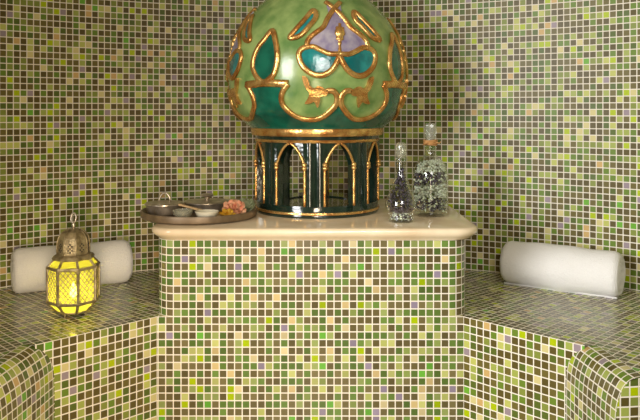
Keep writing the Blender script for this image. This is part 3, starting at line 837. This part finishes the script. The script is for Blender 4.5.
def towel(name, label, p0, p1_, r, flap_ang, seed):
    """a roll along p0 -> p1_ (contact line on the bench): spiral section, soft ends, outer flap with a stitched hem"""
    rnd = random.Random(seed)
    a = Vector((*p0, BENCH_Z)); b = Vector((*p1_, BENCH_Z)); ax = (b-a); Ln = ax.length
    t = thing(name, label, 'towel', tuple((a+b)/2), math.atan2(ax.y, ax.x), group='rolled towels on the benches')
    bm = bmesh.new()
    ns, nl = 64, 40; turns = 3.6
    rows = []
    for i in range(nl+1):
        s = i/nl; x = -Ln/2+Ln*s
        e = min(s, 1-s)*Ln
        k = 1-0.16*max(0, 1-e/0.022)**2.2                      # softly rounded ends
        lump = 1+0.020*math.sin(8*s+seed)+0.010*math.sin(21*s+seed*2)
        row = []
        for j in range(ns):
            th = 2*PI*j/ns
            y = math.cos(th)*r*k*lump*1.04*(1+0.010*math.sin(3*th+5*s+seed)); z = math.sin(th)*r*k*lump*(1+0.010*math.sin(4*th+7*s))
            z = max(z, -r*0.955)                                 # settles on its own weight
            row.append(bm.verts.new((x, y, z+r*0.955)))
        rows.append(row)
    grid_faces(bm, rows, True)
    # end caps as a spiral of folds: rings pushed in and out
    for end, row in ((0, rows[0]), (1, rows[-1])):
        sg = -1 if end == 0 else 1
        prev = row; c = Vector((row[0].co.x, 0, r*0.955)); nr = 18
        for q in range(1, nr):
            f = 1-q/nr; cur = []
            for j in range(ns):
                th = 2*PI*j/ns
                ph = (f*turns-(th/(2*PI)))
                dep = 0.0055*math.cos(2*PI*ph)-0.002
                base = row[j].co-c
                cur.append(bm.verts.new((row[0].co.x+sg*dep*(1 if q > 1 else .3), base.y*f, c.z+base.z*f)))
            fs = grid_faces(bm, [prev, cur], True)
            prev = cur
        bm.faces.new(prev)
    bmesh.ops.recalc_face_normals(bm, faces=bm.faces)
    body = finish('towel_roll', bm, terry, t, smooth=180)
    # outer flap end with its hem running the length of the roll
    bm = bmesh.new(); rows = []
    for i in range(121):
        s = i/120; x = -Ln/2+0.006+(Ln-0.012)*s; row = []
        wob = 0.0011*math.sin(s*2*PI*30)
        for q in range(6):
            th = flap_ang+0.05*(q-2.5)
            rr = r*1.02+(0.0045 if 0 < q < 5 else -0.002)+wob*(1 if q >= 3 else 0)
            row.append(bm.verts.new((x, math.cos(th)*rr*1.04, max(math.sin(th)*rr, -r*0.95)+r*0.955)))
        rows.append(row)
    grid_faces(bm, rows); bmesh.ops.recalc_face_normals(bm, faces=bm.faces)
    finish('hem', bm, terry, t, smooth=180)
    return t
towel('rolled_towel', 'rolled towel at the left, lying behind the lit lantern', (-1.000, 2.328), (-0.668, 2.500), 0.0722, math.radians(262), 1)
towel('rolled_towel', 'bright white rolled towel lying alone on the right bench', (0.645, 2.480), (0.957, 2.272), 0.0735, math.radians(248), 4)

# ------------------------------------------------------------------ lantern
LX, LY = (73.5-320)/F*2.075, 2.075
k3 = 2.06/F
LZ0 = BENCH_Z
def lz(y): return (315.5-y)*k3
lan = thing('lantern', 'lit brass lantern with yellow lattice glass standing in front of the left towel', 'lantern', (LX, LY, LZ0))
pane_m = bpy.data.materials.new('lit_yellow_glass'); pane_m.use_nodes = True
nt = pane_m.node_tree; nt.nodes.remove(nt.nodes['Principled BSDF']); out = nt.nodes['Material Output']
tr_ = N(nt, 'ShaderNodeBsdfTransparent'); tr_.inputs[0].default_value = (0.90, 0.86, 0.12, 1)
tl = N(nt, 'ShaderNodeBsdfTranslucent'); tl.inputs[0].default_value = (0.84, 0.82, 0.10, 1)
gl = N(nt, 'ShaderNodeBsdfGlossy'); gl.inputs['Roughness'].default_value = 0.15
m1 = N(nt, 'ShaderNodeMixShader'); m1.inputs[0].default_value = 0.62; nt.links.new(tr_.outputs[0], m1.inputs[1]); nt.links.new(tl.outputs[0], m1.inputs[2])
m2 = N(nt, 'ShaderNodeMixShader'); m2.inputs[0].default_value = 0.05; nt.links.new(m1.outputs[0], m2.inputs[1]); nt.links.new(gl.outputs[0], m2.inputs[2])
em = N(nt, 'ShaderNodeEmission'); em.inputs[0].default_value = (0.80, 0.74, 0.04, 1); em.inputs[1].default_value = 0.08
ads = N(nt, 'ShaderNodeAddShader'); nt.links.new(m2.outputs[0], ads.inputs[0]); nt.links.new(em.outputs[0], ads.inputs[1])
nt.links.new(ads.outputs[0], out.inputs['Surface'])
VA = [math.radians(28.9-45+45*k) for k in range(8)]           # octagon corners, 0 = towards the camera
def lzf(r, y): return CZ+(HY-y)*(LY-0.95*r*k3)/F-LZ0      # height of a rim whose near side shows at row y
def oc(r, a, y): return Vector((r*k3*math.sin(a), -r*k3*math.cos(a), lzf(r, y)))
LV = [(16.8, 259.5), (25.0, 270.5), (25.0, 305.5), (15.5, 314.0)]
def bar(bm, a, b, w_=0.0035):
    tube(bm, [a, b], w_, seg=6)
bm = bmesh.new()
for a in VA:
    for (r0, y0), (r1, y1) in zip(LV, LV[1:]): bar(bm, oc(r0, a, y0), oc(r1, a, y1), 0.0040)
for r, y in LV[1:3]:
    for k in range(8): bar(bm, oc(r, VA[k], y), oc(r, VA[(k+1) % 8], y), 0.0046)
for k in range(8): bar(bm, oc(15.5, VA[k], 314.0), oc(15.5, VA[(k+1) % 8], 314.0), 0.003)
finish('frame', bm, brass, lan, smooth=60)
bm = bmesh.new(); lathe(bm, [(0.001, lzf(15.5, 314.6)), (15.2*k3, lzf(15.5, 314.6)), (15.2*k3, lzf(15.5, 313.4)), (0.001, lzf(15.5, 313.4))], 8, facet_rot=VA[0]-PI/2, cap_bottom=False, cap_top=False); finish('base_plate', bm, brass, lan)
for k in range(8):
    a0, a1 = VA[k], VA[(k+1) % 8]
    for nm, i in (('top_pane', 0), ('side_pane', 1), ('bottom_pane', 2)):
        (r0, y0), (r1, y1) = LV[i], LV[i+1]
        q = [oc(r0, a0, y0), oc(r0, a1, y0), oc(r1, a1, y1), oc(r1, a0, y1)]
        bm = bmesh.new(); f = bm.faces.new([bm.verts.new(p*0.985+Vector((0, 0, p.z*0.015))) for p in q]); f.normal_update()
        pane = finish(nm, bm, pane_m, lan)
    # diamond lattice over the side pane
    bm = bmesh.new(); W = (oc(25.0, a1, 270.5)-oc(25.0, a0, 270.5)); H = oc(25.0, a0, 305.5)-oc(25.0, a0, 270.5); O = oc(25.0, a0, 270.5)
    nd, mh = 4, 6.0
    def seg_clip(c, sgn):
        # line v*mh = sgn*u*nd + c  in cell units, clipped to the unit square
        pts = []
        for u in (0.0, 1.0):
            v = (sgn*u*nd+c)/mh
            if 0 <= v <= 1: pts.append((u, v))
        for v in (0.0, 1.0):
            u = (v*mh-c)/(sgn*nd)
            if 0 < u < 1: pts.append((u, v))
        return pts[:2] if len(pts) >= 2 else None
    for c in range(-nd, int(mh)+1):
        s_ = seg_clip(c, 1)
        if s_: bar(bm, O+W*s_[0][0]+H*s_[0][1], O+W*s_[1][0]+H*s_[1][1], 0.0011)
    for c in range(0, int(mh)+nd+1):
        s_ = seg_clip(c, -1)
        if s_: bar(bm, O+W*s_[0][0]+H*s_[0][1], O+W*s_[1][0]+H*s_[1][1], 0.0011)
    finish('lattice', bm, brass, lan)
    bm = bmesh.new(); p = oc(14.0, a0, 313)
    lathe(bm, [(0.0022, 0), (0.0034, 0.002), (0.0022, 0.005), (0.0035, lzf(15.5, 313.5))], 10, (p.x, p.y))
    if k % 2 == 0: finish('foot', bm, brass, lan, smooth=60)
    else: bm.free()
# collar, ribbed cap and ring
bm = bmesh.new(); lathe(bm, [(16.5*k3, lzf(16.8, 260)), (20.3*k3, lz(258.6)), (20.8*k3, lz(256.8)), (19.2*k3, lz(254.6)), (16.8*k3, lz(253.6))], 8, facet_rot=VA[0]-PI/2); finish('collar', bm, brass, lan)
bm = bmesh.new(); lathe(bm, [(15.5*k3, lz(253.8)), (15.8*k3, lz(250)), (15.5*k3, lz(242)), (14.2*k3, lz(236.8)), (11.0*k3, lz(232.4)), (6.5*k3, lz(229.6)), (2.7*k3, lz(228.6)), (1.8*k3, lz(228.5))], 8, facet_rot=VA[0]-PI/2); cap = finish('cap', bm, brass, lan, smooth=28)
bm = bmesh.new()
for a in VA:
    tube(bm, [Vector((r*k3*math.sin(a), -r*k3*math.cos(a), lz(y))) for r, y in ((15.7, 253.6), (16.1, 250), (15.8, 242), (14.5, 236.7), (11.2, 232.1), (6.7, 229.2))], 0.0016, seg=6)
finish('rib', bm, brass, cap, smooth=180)
# small pierced rosettes on the cap facets
dark_m = noise_mat('dark_pierced_metal', rgb(52, 44, 30), rgb(72, 62, 44), 60, 0.6)
for k in range(8):
    am = VA[k]+PI/8; bm = bmesh.new(); rr = 15.65*math.cos(PI/8)*k3+0.0006
    for (du, dv) in ((0, 0), (-.005, .006), (.005, .006), (-.005, -.006), (.005, -.006), (0, .011), (0, -.011)):
        M = Matrix.Rotation(am, 4, 'Z') @ Matrix.Translation((du, -rr, lz(246.5)+dv)) @ Matrix.Rotation(PI/2, 4, 'X') @ Matrix.Rotation(PI/4, 4, 'Z')
        bmesh.ops.create_cone(bm, cap_ends=True, segments=4, radius1=0.0034, radius2=0.0028, depth=0.0012, matrix=M)
    finish('pierced_rosette', bm, dark_m, cap)
bm = bmesh.new(); lathe(bm, [(2.2*k3, lz(229)), (1.5*k3, lz(227)), (2.4*k3, lz(225.2)), (1.4*k3, lz(223.5)), (1.6*k3, lz(222.6))], 14); finish('neck_bead', bm, silver, lan, smooth=180)
bm = bmesh.new(); tube(bm, [(math.cos(a)*2.6*k3, math.sin(a)*1.0*k3, lz(218.2)+math.sin(a)*4.8*k3) for a in [2*PI*q/20 for q in range(20)]], 0.0026, closed=True, seg=8); finish('hanging_ring', bm, silver, lan, smooth=180)
bm = bmesh.new(); lathe(bm, [(0.006, lzf(15.5, 313.4)), (0.011, lz(309)), (0.011, lz(300)), (0.009, lz(299))], 16); finish('candle', bm, white_c, lan, smooth=40)
flame_m = bpy.data.materials.new('flame'); flame_m.use_nodes = True
fb = flame_m.node_tree.nodes['Principled BSDF']; fb.inputs['Emission Color'].default_value = (1, 0.86, 0.45, 1); fb.inputs['Emission Strength'].default_value = 30; fb.inputs['Base Color'].default_value = (1, .8, .4, 1)
bm = bmesh.new(); lathe(bm, [(0.002, lz(298)), (0.009, lz(296)), (0.011, lz(292.5)), (0.006, lz(287)), (0.0008, lz(282))], 16); finish('flame', bm, flame_m, lan, smooth=180)
pl_ = bpy.data.lights.new('lantern_flame_light', 'POINT'); pl_.energy = 0.36; pl_.color = (1, 0.90, 0.6); pl_.shadow_soft_size = 0.012
po = bpy.data.objects.new('lantern_flame_light', pl_); COL.objects.link(po); po.parent = lan; po.location = (0, 0, lz(287))
